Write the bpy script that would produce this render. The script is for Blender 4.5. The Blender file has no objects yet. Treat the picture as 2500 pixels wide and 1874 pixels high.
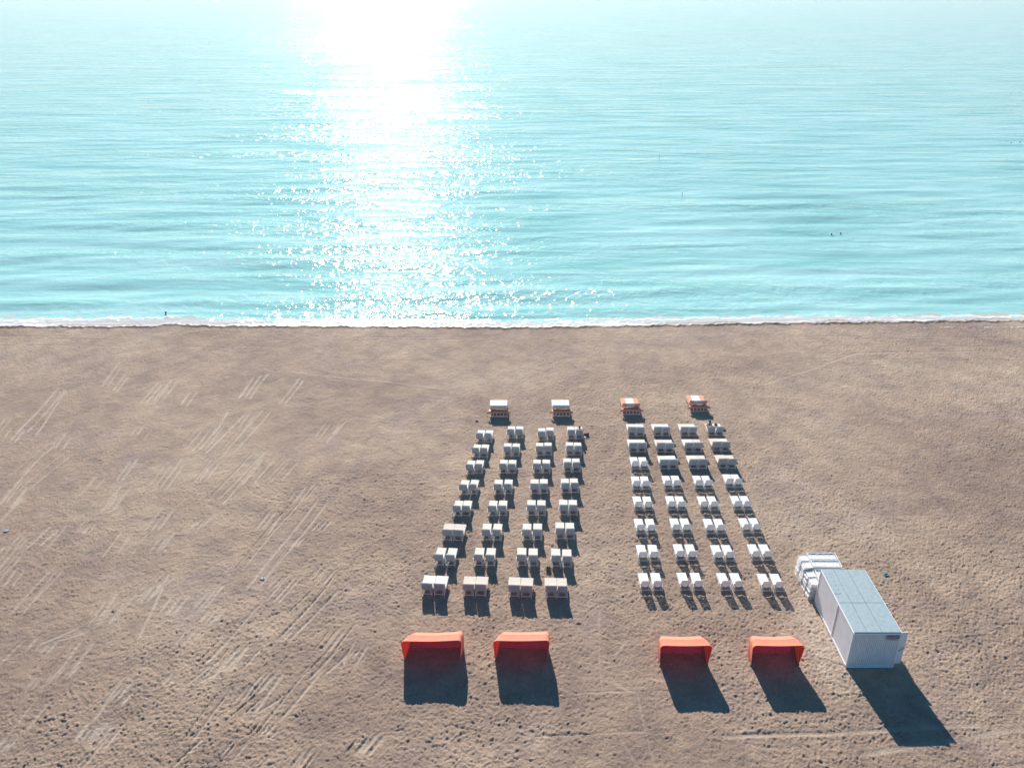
import bpy, bmesh, math, random
import numpy as np
from mathutils import Vector, Matrix
R = math.radians
random.seed(7); rng = np.random.default_rng(11)
scene = bpy.context.scene
COL = scene.collection

# ------------------------------------------------------------------ camera, sky, sun, exposure
CAM_H, PITCH, FPX = 32.7, R(26.4), 2012.0
cam_d = bpy.data.cameras.new('camera'); cam = bpy.data.objects.new('camera', cam_d); COL.objects.link(cam)
cam_d.sensor_width = 36; cam_d.lens = FPX / 2500 * 36; cam_d.clip_start = .5; cam_d.clip_end = 20000
cam.location = (0, 0, CAM_H); cam.rotation_euler = (R(90) - PITCH, 0, 0)
scene.camera = cam
SUN_EL, SUN_AZ = R(26.0), R(-8.4)          # azimuth measured from +Y towards +X
w = bpy.data.worlds.new('World'); scene.world = w; w.use_nodes = True
nt = w.node_tree; nt.nodes.clear()
sky = nt.nodes.new('ShaderNodeTexSky'); sky.sky_type = 'NISHITA'; sky.sun_disc = False
sky.sun_elevation = SUN_EL; sky.sun_rotation = SUN_AZ; sky.altitude = 0
sky.air_density = 1.0; sky.dust_density = .4; sky.ozone_density = 3.0
bg = nt.nodes.new('ShaderNodeBackground'); bg.inputs[1].default_value = .06
out = nt.nodes.new('ShaderNodeOutputWorld')
grade = nt.nodes.new('ShaderNodeMix'); grade.data_type = 'RGBA'; grade.blend_type = 'MULTIPLY'; grade.inputs[0].default_value = 1
grade.inputs[7].default_value = (.15, .78, 1.0, 1)      # cyan tint laid over the sky to turn the shadows teal
wtc = nt.nodes.new('ShaderNodeTexCoord'); wsx = nt.nodes.new('ShaderNodeSeparateXYZ'); wcr = nt.nodes.new('ShaderNodeValToRGB')
nt.links.new(wtc.outputs['Generated'], wsx.inputs[0]); nt.links.new(wsx.outputs[2], wcr.inputs[0])
wcr.color_ramp.elements[0].position = .02; wcr.color_ramp.elements[0].color = (.62, .90, 1.0, 1)      # milky air low over the sea
wcr.color_ramp.elements[1].position = .42; wcr.color_ramp.elements[1].color = (.14, .76, 1.0, 1)
nt.links.new(wcr.outputs[0], grade.inputs[7]); nt.links.new(sky.outputs[0], grade.inputs[6]); nt.links.new(grade.outputs[2], bg.inputs[0]); nt.links.new(bg.outputs[0], out.inputs[0])
sd = bpy.data.lights.new('sun', 'SUN'); sd.energy = 5.0; sd.angle = R(.5); sd.color = (1.0, .92, .82)
so = bpy.data.objects.new('sun', sd); COL.objects.link(so)
S = Vector((math.sin(SUN_AZ) * math.cos(SUN_EL), math.cos(SUN_AZ) * math.cos(SUN_EL), math.sin(SUN_EL)))
so.rotation_euler = S.to_track_quat('Z', 'Y').to_euler(); so.location = (0, 60, 40)
scene.view_settings.view_transform = 'Standard'; scene.view_settings.look = 'None'
scene.view_settings.exposure = 0.78; scene.view_settings.gamma = 1
scene.render.engine = 'CYCLES'
scene.cycles.max_bounces = 6; scene.cycles.transparent_max_bounces = 6
scene.cycles.sample_clamp_indirect = 4; scene.cycles.use_denoising = True
scene.cycles.caustics_reflective = False; scene.cycles.caustics_refractive = False

CT, ST = math.cos(PITCH), math.sin(PITCH)
def ground(px, py, z=0.0):
    """point on the level z seen at pixel (px, py) of the 2500 x 1874 photograph"""
    v = (py - 937) / FPX; u = (px - 1250) / FPX
    zc = (CAM_H - z) / (ST + v * CT)
    return Vector((u * zc, zc * (CT - v * ST), z))

# ------------------------------------------------------------------ helpers
class MB:
    def __init__(s): s.v = []; s.f = []; s.m = []
    def add(s, vs, fs, mi=0):
        o = len(s.v); s.v += [tuple(p) for p in vs]; s.f += [tuple(i + o for i in f) for f in fs]; s.m += [mi] * len(fs); return s
    def box(s, c, d, M=None, mi=0, bev=0.0):
        cx, cy, cz = c; x, y, z = d[0] / 2, d[1] / 2, d[2] / 2
        if bev <= 0:
            vs = [Vector((sx * x, sy * y, sz * z)) for sz in (-1, 1) for sy in (-1, 1) for sx in (-1, 1)]
            fs = [(0, 2, 3, 1), (4, 5, 7, 6), (0, 1, 5, 4), (2, 6, 7, 3), (0, 4, 6, 2), (1, 3, 7, 5)]
        else:
            bm = bmesh.new(); bmesh.ops.create_cube(bm, size=1)
            for q in bm.verts: q.co = Vector((q.co.x * 2 * x, q.co.y * 2 * y, q.co.z * 2 * z))
            bmesh.ops.bevel(bm, geom=bm.edges[:], offset=bev, segments=2, profile=.5, affect='EDGES')
            bm.verts.index_update(); vs = [q.co.copy() for q in bm.verts]; fs = [tuple(q.index for q in f.verts) for f in bm.faces]; bm.free()
        if M is not None: vs = [M @ p for p in vs]
        return s.add([p + Vector((cx, cy, cz)) for p in vs], fs, mi)
    def tube(s, pts, r, n=6, mi=0):
        pts = [Vector(p) for p in pts]; rs = r if isinstance(r, (list, tuple)) else [r] * len(pts)
        vs = []
        for i, p in enumerate(pts):
            d = (pts[min(i + 1, len(pts) - 1)] - pts[max(i - 1, 0)]).normalized()
            a = d.cross(Vector((0, 0, 1)));  a = d.cross(Vector((1, 0, 0))) if a.length < .1 else a
            a.normalize(); b = d.cross(a)
            for k in range(n):
                t = 2 * math.pi * k / n; vs.append(p + (a * math.cos(t) + b * math.sin(t)) * rs[i])
        fs = [(i * n + k, i * n + (k + 1) % n, (i + 1) * n + (k + 1) % n, (i + 1) * n + k) for i in range(len(pts) - 1) for k in range(n)]
        fs += [tuple(range(n))[::-1], tuple((len(pts) - 1) * n + k for k in range(n))]
        return s.add(vs, fs, mi)
    def build(s, name, mats, parent=None, smooth=False):
        me = bpy.data.meshes.new(name); me.from_pydata(s.v, [], s.f)
        for m in (mats if isinstance(mats, list) else [mats]): me.materials.append(m)
        me.polygons.foreach_set('material_index', s.m)
        if smooth: me.polygons.foreach_set('use_smooth', [True] * len(s.f))
        me.validate(); me.update()
        bm = bmesh.new(); bm.from_mesh(me); bmesh.ops.recalc_face_normals(bm, faces=bm.faces[:]); bm.to_mesh(me); bm.free()
        o = bpy.data.objects.new(name, me); COL.objects.link(o)
        if parent: o.parent = parent
        return o
def tag(o, label=None, cat=None, group=None, kind=None):
    for k, v in (('label', label), ('category', cat), ('group', group), ('kind', kind)):
        if v: o[k] = v
    return o
def empty(name, loc=(0, 0, 0), rz=0):
    o = bpy.data.objects.new(name, None); COL.objects.link(o); o.location = loc; o.rotation_euler = (0, 0, rz)
    o.empty_display_size = .2; return o
KIDS = {}
def copy_tree(o, parent=None):
    c = o.copy(); COL.objects.link(c)
    if parent: c.parent = parent
    for ch in KIDS_OF(o): copy_tree(ch, c)
    return c
def KIDS_OF(o):
    if o.name not in KIDS: KIDS[o.name] = list(o.children)
    return KIDS[o.name]
ORD = ['first', 'second', 'third', 'fourth', 'fifth', 'sixth', 'seventh', 'eighth', 'ninth', 'tenth', 'eleventh', 'twelfth']

def mat(name, col, rough=.6, metal=0, var=.08, scale=6, bump=0, bscale=60, spec=.5, transl=None, dirt=None, inner_shade=None):
    m = bpy.data.materials.new(name); m.use_nodes = True; t = m.node_tree; b = t.nodes['Principled BSDF']
    b.inputs['Roughness'].default_value = rough; b.inputs['Metallic'].default_value = metal
    b.inputs['Specular IOR Level'].default_value = spec
    tc = t.nodes.new('ShaderNodeTexCoord'); n = t.nodes.new('ShaderNodeTexNoise'); n.inputs['Scale'].default_value = scale
    n.inputs['Detail'].default_value = 5; t.links.new(tc.outputs['Object'], n.inputs['Vector'])
    cr = t.nodes.new('ShaderNodeValToRGB'); cr.color_ramp.elements[0].position = .3; cr.color_ramp.elements[1].position = .7
    lo = dirt if dirt else [c * (1 - var) for c in col]; hi = [min(1, c * (1 + var)) for c in col]
    cr.color_ramp.elements[0].color = (*lo, 1); cr.color_ramp.elements[1].color = (*hi, 1)
    t.links.new(n.outputs['Fac'], cr.inputs[0]); t.links.new(cr.outputs[0], b.inputs['Base Color'])
    if inner_shade:
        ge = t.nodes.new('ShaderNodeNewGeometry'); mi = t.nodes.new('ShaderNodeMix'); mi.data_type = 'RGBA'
        t.links.new(ge.outputs['Backfacing'], mi.inputs[0]); t.links.new(cr.outputs[0], mi.inputs[6]); mi.inputs[7].default_value = (*inner_shade, 1)
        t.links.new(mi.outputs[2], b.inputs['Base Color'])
    if bump:
        n2 = t.nodes.new('ShaderNodeTexNoise'); n2.inputs['Scale'].default_value = bscale; n2.inputs['Detail'].default_value = 4
        t.links.new(tc.outputs['Object'], n2.inputs['Vector'])
        bp = t.nodes.new('ShaderNodeBump'); bp.inputs['Strength'].default_value = bump; bp.inputs['Distance'].default_value = .02
        t.links.new(n2.outputs['Fac'], bp.inputs['Height']); t.links.new(bp.outputs[0], b.inputs['Normal'])
    if transl:
        tr = t.nodes.new('ShaderNodeBsdfTranslucent'); tr.inputs[0].default_value = (*transl, 1)
        ad = t.nodes.new('ShaderNodeAddShader'); t.links.new(b.outputs[0], ad.inputs[0]); t.links.new(tr.outputs[0], ad.inputs[1])
        t.links.new(ad.outputs[0], t.nodes['Material Output'].inputs[0])
    return m
M_white = mat('white_resin', (.80, .80, .79), .35, var=.05)
M_slat = mat('white_slats', (.78, .78, .79), .45, var=.06, scale=3)
M_cush = [mat('cream_canvas', (.74, .71, .65), .9, var=.07, bump=.3, bscale=9),
          mat('pale_canvas', (.77, .77, .76), .9, var=.06, bump=.3, bscale=9),
          mat('beige_canvas', (.70, .63, .56), .9, var=.07, bump=.35, bscale=9)]
M_orange = mat('orange_canvas', (.82, .25, .155), .85, var=.07, scale=3, bump=.4, bscale=5, transl=(.20, .006, .003), inner_shade=(.34, .018, .012))  # deep red backfaces put the shade inside the hood into the colour
M_back_shade = mat('shade_grey_slats', (.40, .43, .48), .85, var=.08, scale=8)  # shaded rear of the cushioned backrests, put into a greyer slat colour
M_curtain = mat('shade_dark_orange_canvas', (.66, .14, .09), .9, var=.10, scale=3, bump=.4, bscale=7, transl=(.042, .001, .006), inner_shade=(.16, .008, .014))  # very dark red inside: the cabana's interior shade painted onto the rear curtain
M_orange_seat = mat('orange_cushion', (.78, .33, .19), .85, var=.08, scale=4)
M_steel = mat('galvanised_pole', (.35, .35, .36), .4, metal=.6)
M_wall = mat('white_painted_steel', (.86, .88, .90), .45, var=.05, scale=2)
M_post = mat('white_steel_frame', (.84, .85, .87), .4, var=.04, scale=3)
M_roof = mat('blue_grey_roof_steel', (.34, .44, .48), .55, var=.10, scale=5, bump=.15, bscale=40)
M_seam = mat('dark_sealant', (.05, .055, .06), .7)
M_dark = mat('dark_rubber', (.02, .02, .025), .5)
M_skin = mat('skin', (.42, .22, .15), .5, var=.05)
M_hair = mat('dark_hair', (.025, .014, .012), .5)
M_swim = mat('dark_red_swimwear', (.16, .03, .05), .7)
M_navy = mat('navy_cloth', (.03, .05, .10), .8)
M_tealc = mat('teal_cloth', (.06, .22, .26), .8)

# ------------------------------------------------------------------ beach
SH = [(-400, 797), (0, 798), (250, 799), (390, 797), (402, 793), (455, 793), (470, 797), (800, 798), (1250, 801), (1500, 797), (1800, 791.5), (2100, 788), (2300, 785), (2500, 784), (2900, 782)]
FT = [(-400, 779), (0, 777), (150, 776), (350, 772), (480, 771), (600, 777), (900, 785), (1150, 785), (1450, 780), (1700, 775), (2000, 768), (2200, 769), (2400, 771), (2900, 770)]
def curve(tbl):
    P = [ground(a, b) for a, b in tbl]; return np.array([p.x for p in P]), np.array([p.y for p in P])
SHx, SHy = curve(SH); FTx, FTy = curve(FT)
def shore(x):
    return np.interp(x, SHx, SHy) + .10 * np.sin(x * 1.7) + .07 * np.sin(x * 4.3 + 1) + .05 * np.sin(x * 9.1)
def foamtop(x):
    return np.interp(x, FTx, FTy) + .25 * np.sin(x * .9 + 2) + .16 * np.sin(x * 2.7) + .12 * np.sin(x * 6.1 + 1)

RES = .055; RX0, RX1, RY0, RY1 = -64., 64., 20., 84.
nx = int((RX1 - RX0) / RES); ny = int((RY1 - RY0) / RES)
gx = RX0 + np.arange(nx) * RES; gy = RY0 + np.arange(ny) * RES
def fnoise(cell, seed, octs=1):
    """smooth value noise on the raster, cell = metres"""
    r = np.random.default_rng(seed); outp = np.zeros((ny, nx), np.float32); amp = 1; tot = 0
    for o in range(octs):
        cx_, cy_ = (cell if isinstance(cell, tuple) else (cell, cell)); cx_ /= 2 ** o; cy_ /= 2 ** o
        kx = int((RX1 - RX0) / cx_) + 3; ky = int((RY1 - RY0) / cy_) + 3
        g = r.random((ky, kx)).astype(np.float32)
        fx = (gx - RX0) / cx_; fy = (gy - RY0) / cy_
        ix = fx.astype(int); iy = fy.astype(int); tx = fx - ix; ty = fy - iy
        tx = tx * tx * (3 - 2 * tx); ty = ty * ty * (3 - 2 * ty)
        row = g[:, ix] * (1 - tx) + g[:, ix + 1] * tx
        outp += amp * (row[iy] * (1 - ty)[:, None] + row[iy + 1] * ty[:, None]); tot += amp; amp *= .5
    return outp / tot
H = (fnoise(9, 1, 2) - .5) * .10 + (fnoise(.9, 2, 3) - .5) * .05 + (fnoise((.26, .22), 77, 2) - .5) * .035
# footprints and scuffs: random impulses convolved with oriented pit kernels
def kernel(ang, L, W, K=17):
    yy, xx = np.mgrid[-K:K + 1, -K:K + 1] * RES
    u = xx * math.cos(ang) + yy * math.sin(ang); v = -xx * math.sin(ang) + yy * math.cos(ang)
    q = (u / L) ** 2 + (v / W) ** 2
    q2 = ((u - .05) / (L * 1.7)) ** 2 + (v / (W * 1.8)) ** 2
    return (-np.exp(-q * q) + .42 * np.exp(-q2)).astype(np.float32), K
dens = np.clip(.35 + 1.5 * (fnoise(7, 5, 2) - .38), .06, 1.0)
PXc = gx[None, :]; PYc = gy[:, None]
busy = np.exp(-((PXc - 5) / 15) ** 2 - ((PYc - 46) / 17) ** 2) + .9 * np.exp(-((PXc - 20) / 7) ** 2 - ((PYc - 33) / 9) ** 2) + .8 * np.exp(-((PXc + 14) / 16) ** 2 - ((PYc - 28) / 9) ** 2)
calm = np.clip((PYc - 60) / 16, 0, 1)
dens = np.clip(dens + .45 * busy, 0, 1.2) * (1 - .15 * calm)
def fftconv(imp, ker, K):
    P = np.zeros((ny, nx), np.float32); P[:2 * K + 1, :2 * K + 1] = ker; P = np.roll(P, (-K, -K), (0, 1))
    return np.fft.irfft2(np.fft.rfft2(imp) * np.fft.rfft2(P), s=(ny, nx)).astype(np.float32)
for k in range(8):
    ang = R(90) + (k - 3.5) * R(21) + R(-12)
    L = .085 + .025 * (k % 3); W = .045 + .010 * (k % 2)
    r = rng.random((ny, nx), dtype=np.float32)
    imp = (r < dens * 28 / 8 * RES * RES * 2.6).astype(np.float32) * (.018 + .034 * rng.random((ny, nx), dtype=np.float32) ** 2)
    ker, K = kernel(ang, L, W); H += fftconv(imp, ker, K)
for k in range(4):      # fine heel marks and wind ripples between the footprints
    r = rng.random((ny, nx), dtype=np.float32)
    imp = (r < (.5 + .8 * dens) * 2.0 * RES * RES).astype(np.float32) * (.022 + .036 * rng.random((ny, nx), dtype=np.float32))
    ker, K = kernel(R(20 + 40 * k), .075, .045); H += fftconv(imp, ker, K)
# vehicle tracks: pairs of ruts with treads, mostly running toward the sea
LIGHT = np.zeros((ny, nx), np.float32)
def rut(x0, y0, x1, y1, wd=.28, dep=.05, tread=True, ridge=1.0, lite=.7):
    L = math.hypot(x1 - x0, y1 - y0); dx, dy = (x1 - x0) / L, (y1 - y0) / L; pad = 1.0
    i0, i1 = [int(np.clip((v - RX0) / RES, 0, nx)) for v in (min(x0, x1) - pad, max(x0, x1) + pad)]
    j0, j1 = [int(np.clip((v - RY0) / RES, 0, ny)) for v in (min(y0, y1) - pad, max(y0, y1) + pad)]
    if i1 <= i0 or j1 <= j0: return
    X = gx[i0:i1][None, :] - x0; Y = gy[j0:j1][:, None] - y0
    a = X * dx + Y * dy; d = X * -dy + Y * dx + .05 * np.sin(a * .7 + x0)
    end = np.clip((a + .1) / .4, 0, 1) * np.clip((L + .1 - a) / .4, 0, 1)
    q = (d / wd)
    pit = np.exp(-q ** 4); rim = np.exp(-((np.abs(d) - wd * 1.15) / (wd * .35)) ** 2)
    tr = (.35 * np.sin(a * 2 * math.pi / .34)) if tread else 0
    h = H[j0:j1, i0:i1]; flat = pit * end * .85
    h *= (1 - flat)
    h += end * (dep * (-pit * (1 + tr) + ridge * .9 * rim))
    LIGHT[j0:j1, i0:i1] = np.maximum(LIGHT[j0:j1, i0:i1], lite * pit * end)
tr_rng = random.Random(5)
TR = [  # pixel ends of the more visible tracks in the photograph
 (40,1060,145,945),(85,1065,165,950),(20,1160,120,1080),(0,1230,110,1100),(40,1200,160,1100),(0,1275,60,1210),(60,1340,125,1280),(110,1340,165,1280),
 (370,980,420,925),(500,1105,600,1010),(545,1110,640,1000),(520,1060,560,1000),(505,1225,615,1105),(545,1230,650,1100),(590,1185,640,1120),(650,1170,710,1110),
 (660,1175,712,1115),(590,1390,740,1215),(600,1440,775,1220),(640,1420,700,1340),(245,1250,300,1180),(250,1250,290,1200),(250,1360,300,1290),(310,1365,360,1300),
 (330,1470,400,1400),(340,1560,410,1400),(20,1500,130,1385),(60,1495,140,1390),(90,1575,190,1530),(0,1620,60,1560),(590,1750,655,1690),(470,1810,560,1690),
 (640,1770,760,1620),(620,1740,690,1640),(560,1640,610,1570),(500,1620,560,1560),(440,1680,520,1620),(230,1760,300,1650),(130,1650,200,1560),(420,1874,500,1800),
 (750,1660,830,1580),(700,1500,760,1440),(680,1560,800,1430),(560,1560,640,1470),(830,1640,870,1560),(0,1400,50,1340),(200,1200,235,1160),(270,1520,330,1450),(10,1800,90,1700),(210,1865,260,1800)]
for k in range(62):
    a = tr_rng.uniform(-30, 880); b = tr_rng.uniform(940, 1880); l = tr_rng.uniform(28, 75); sl = tr_rng.uniform(.72, .84)
    if a > 780 and b < 1480: continue
    for m in range(tr_rng.choice((2, 3, 3, 4))):
        l2 = l * tr_rng.uniform(.6, 1); oa = a + m * tr_rng.uniform(11, 17); ob = b + m * tr_rng.uniform(-3, 7)
        TR.append((oa, ob, oa + l2 * sl, ob - l2))
for i, (a, b, c, d) in enumerate(TR):
    p, q = ground(a, b), ground(c, d)
    rut(p.x, p.y, q.x, q.y, wd=tr_rng.uniform(.07, .14), dep=tr_rng.uniform(.018, .038), tread=i % 3 != 1, lite=tr_rng.uniform(.5, 1))
    if i % 2 == 0 and i < 50:
        rut(p.x + .75, p.y + .3, q.x + .75, q.y - .3, wd=.10, dep=.02, lite=.7)
    if i % 5 == 0 or i % 7 == 3:
        rut(p.x - .5, p.y, q.x - .5, q.y, wd=.06, dep=.04, tread=False, lite=0)
for a, b, c, d, wd in [(500,1230,525,1240,.16),(605,1425,640,1440,.16),(1460,1480,1470,1700,.04),(1300,1795,1580,1787,.05),(1400,1692,1560,1688,.05),(1490,1660,1545,1690,.12),
                       (1555,1690,1600,1874,.05),(1500,1780,1560,1874,.05),(1900,1500,1990,1590,.1),(1760,1800,2400,1770,.14),(2100,1845,2500,1775,.16),(1860,940,2100,860,.16),
                       (2080,862,2400,858,.12),(2340,865,2420,860,.08),(2350,1020,2380,1018,.08),(2280,1245,2310,1243,.1),(700,905,1100,950,.14),(1080,950,1190,930,.1),(1500,1600,1530,1560,.1)]:
    p, q = ground(a, b), ground(c, d); rut(p.x, p.y, q.x, q.y, wd=wd, dep=.009, tread=wd > .09, lite=.45)
for cxp, cyp, rr, a0, a1 in [(420,1250,3.4,215,290),(760,1130,4.2,200,260)]:   # curved tracks
    c = ground(cxp, cyp)
    for rad in (rr, rr + .9):
        for k in range(10):
            t0, t1 = R(a0 + (a1 - a0) * k / 10), R(a0 + (a1 - a0) * (k + 1) / 10)
            rut(c.x + rad * math.cos(t0), c.y + rad * math.sin(t0), c.x + rad * math.cos(t1), c.y + rad * math.sin(t1), .1, .014, False, lite=.45)
LIGHT = np.maximum(LIGHT, .75 * np.exp(-((PXc - 16.9) / .9) ** 4 - ((PYc - 34.3) / 3.4) ** 4)).astype(np.float32)      # trodden strip beside the container
# shore-parallel ruts near the water
for yy, dep in ((75.9, .03), (76.5, .02), (74.2, .025), (71.0, .02)):
    x = -56.
    while x < 56:
        L = tr_rng.uniform(5, 16)
        if tr_rng.random() < .72: rut(x, yy + .2 * math.sin(x * .08), x + L, yy + .2 * math.sin((x + L) * .08), .09, dep, False, lite=.1)
        x += L + tr_rng.uniform(0, 4)
H -= H.mean()
# calm the last metres before the water, wrack ridge, swash slope
ysh = shore(gx)[None, :]
D = PYc - ysh
H *= np.clip((.2 - D) / 1.2, .12, 1) * np.clip(D * 0 + 1, 0, 1)
rn = fnoise((.35, .3), 21, 2)
ridge = np.exp(-((D + .02 + (rn - .5) * .25) / .20) ** 2) * (.04 + .12 * fnoise((1.6, 4), 22, 2))
H += ridge
WRACK = np.exp(-((D + .12 + (rn - .5) * .4) / .12) ** 2) * np.clip(.3 + 1.6 * fnoise((2.2, 5), 23, 2) - .2, 0, 1)
base = np.where(D > 0, -np.minimum(D * .085, 2.0), 0)
H += base.astype(np.float32)
def smp(F, X, Y):
    fx = np.clip((X - RX0) / RES, 0, nx - 1.01); fy = np.clip((Y - RY0) / RES, 0, ny - 1.01)
    ix = fx.astype(int); iy = fy.astype(int); tx = fx - ix; ty = fy - iy
    return (F[iy, ix] * (1 - tx) * (1 - ty) + F[iy, ix + 1] * tx * (1 - ty) + F[iy + 1, ix] * (1 - tx) * ty + F[iy + 1, ix + 1] * tx * ty)
def grid_object(name, X, Y, Z, m, attrs):
    nr, nc = X.shape; me = bpy.data.meshes.new(name)
    co = np.stack([X, Y, Z], -1).reshape(-1, 3).astype(np.float32)
    idx = np.arange(nr * nc).reshape(nr, nc)
    q = np.stack([idx[:-1, :-1], idx[:-1, 1:], idx[1:, 1:], idx[1:, :-1]], -1).reshape(-1, 4).astype(np.int32)
    me.vertices.add(len(co)); me.vertices.foreach_set('co', co.ravel())
    me.loops.add(q.size); me.loops.foreach_set('vertex_index', q.ravel())
    me.polygons.add(len(q)); me.polygons.foreach_set('loop_start', np.arange(0, q.size, 4, dtype=np.int32))
    me.polygons.foreach_set('use_smooth', np.ones(len(q), bool))
    for an, av in attrs.items():
        a = me.attributes.new(an, 'FLOAT', 'POINT'); a.data.foreach_set('value', av.astype(np.float32).ravel())
    me.materials.append(m); me.update(calc_edges=True)
    o = bpy.data.objects.new(name, me); COL.objects.link(o); return o

def sand_material():
    m = bpy.data.materials.new('dry_beach_sand'); m.use_nodes = True; t = m.node_tree; N = t.nodes; Lk = t.links
    b = N['Principled BSDF']; b.inputs['Specular IOR Level'].default_value = .25
    g = N.new('ShaderNodeNewGeometry')
    def noise(sc, det=4, rough=.55, vec=None, dist=0):
        n = N.new('ShaderNodeTexNoise'); n.inputs['Scale'].default_value = sc; n.inputs['Detail'].default_value = det
        n.inputs['Roughness'].default_value = rough; n.inputs['Distortion'].default_value = dist
        Lk.new(vec if vec else g.outputs['Position'], n.inputs['Vector']); return n.outputs['Fac']
    def ramp(f, stops):
        c = N.new('ShaderNodeValToRGB'); e = c.color_ramp.elements
        while len(e) < len(stops): e.new(.5)
        for i, (p, col) in enumerate(stops): e[i].position = p; e[i].color = (*col, 1)
        Lk.new(f, c.inputs[0]); return c.outputs[0]
    def mix(f, a, bb, mode='MIX'):
        x = N.new('ShaderNodeMix'); x.data_type = 'RGBA'; x.blend_type = mode
        if isinstance(f, (int, float)): x.inputs[0].default_value = f
        else: Lk.new(f, x.inputs[0])
        for s_, i in ((a, 6), (bb, 7)):
            if isinstance(s_, tuple): x.inputs[i].default_value = (*s_, 1)
            else: Lk.new(s_, x.inputs[i])
        return x.outputs[2]
    def attr(n):
        a = N.new('ShaderNodeAttribute'); a.attribute_name = n; return a.outputs['Fac']
    big = ramp(noise(.07, 4, .6), [(.34, (.33, .238, .190)), (.5, (.415, .308, .240)), (.66, (.49, .378, .292))])
    mid = ramp(noise(.5, 6, .65, dist=.4), [(.3, (.76, .75, .77)), (.7, (1.20, 1.18, 1.12))])
    c = mix(1, big, mid, 'MULTIPLY')
    mauve = ramp(noise(.16, 5, .7, dist=.8), [(.52, (0, 0, 0)), (.70, (1, 1, 1))])
    c = mix(mauve, c, mix(1, c, (.88, .88, 1.02), 'MULTIPLY'))
    fine = ramp(noise(9, 3, .7), [(.3, (.86, .86, .86)), (.7, (1.12, 1.12, 1.12))])
    c = mix(1, c, fine, 'MULTIPLY')
    c = mix(attr('pale'), c, (.62, .51, .42))
    c = mix(attr('wet'), c, (.50, .42, .36))
    c = mix(attr('wrack'), c, (.055, .038, .035))
    Lk.new(c, b.inputs['Base Color'])
    rr = N.new('ShaderNodeMapRange'); Lk.new(attr('wet'), rr.inputs[0]); rr.inputs[3].default_value = .95; rr.inputs[4].default_value = .38
    Lk.new(rr.outputs[0], b.inputs['Roughness'])
    v = N.new('ShaderNodeTexVoronoi'); v.inputs['Scale'].default_value = 3.2; v.feature = 'SMOOTH_F1'; Lk.new(g.outputs['Position'], v.inputs['Vector'])
    s1 = N.new('ShaderNodeMath'); s1.operation = 'MULTIPLY_ADD'; Lk.new(noise(12, 5, .8), s1.inputs[0]); s1.inputs[1].default_value = 1.0
    vm = N.new('ShaderNodeMath'); vm.operation = 'MULTIPLY'; Lk.new(v.outputs['Distance'], vm.inputs[0]); vm.inputs[1].default_value = .3
    Lk.new(vm.outputs[0], s1.inputs[2])
    bp = N.new('ShaderNodeBump'); bp.inputs['Distance'].default_value = .085
    sm = N.new('ShaderNodeMapRange'); Lk.new(attr('wet'), sm.inputs[0]); sm.inputs[3].default_value = 1.0; sm.inputs[4].default_value = .08
    Lk.new(sm.outputs[0], bp.inputs['Strength'])
    Lk.new(s1.outputs[0], bp.inputs['Height']); Lk.new(bp.outputs[0], b.inputs['Normal'])
    return m
fineS = np.linspace(-1, 1, 1350); outS = np.array([1.06, 1.2, 1.5, 2.2, 4, 9, 25, 60.])
Ss = np.concatenate([-outS[::-1], fineS, outS])
ys = [23.5]
while ys[-1] < 84: ys.append(ys[-1] + .05 * ((.8957 * ys[-1] + 14.54) / 37) ** 1.25)
ysf = np.array(ys)
Ys = np.concatenate([[-600, -200, -60, -10, 8, 16, 20, 22.5], ysf, [86, 90, 100, 140, 400, 3000, 9000]])
hw = .6213 * (.8957 * np.clip(Ys, 23, 90) + 14.54) + 3.0
X = Ss[None, :] * hw[:, None]; Y = np.repeat(Ys[:, None], len(Ss), 1)
inside = (np.abs(X) < 63.5) & (Y > 20.5) & (Y < 83.5)
Z = np.where(inside, smp(H, X, Y), 0.0)
Dm = Y - shore(X)
Z = np.where(~inside & (Dm > 0), -np.minimum(Dm * .085, 3.0), Z)
wet = np.clip((Dm - .05) / .3, 0, 1); pale = np.where(inside, smp(LIGHT * (.3 + .9 * fnoise((.4, .4), 91, 2)), X, Y), 0) * .9
wr = np.where(inside, smp(WRACK, X, Y), 0)
beach = grid_object('beach_sand', X, Y, Z, sand_material(), {'wet': wet, 'pale': pale, 'wrack': wr * .9})
tag(beach, kind='structure')
def zat(x, y): return float(smp(H, np.array([x]), np.array([y]))[0])
def zlow(x, y, r=.35):
    a, b_ = np.meshgrid(np.linspace(x - r, x + r, 7), np.linspace(y - r, y + r, 7)); return float(smp(H, a, b_).mean())

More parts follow.
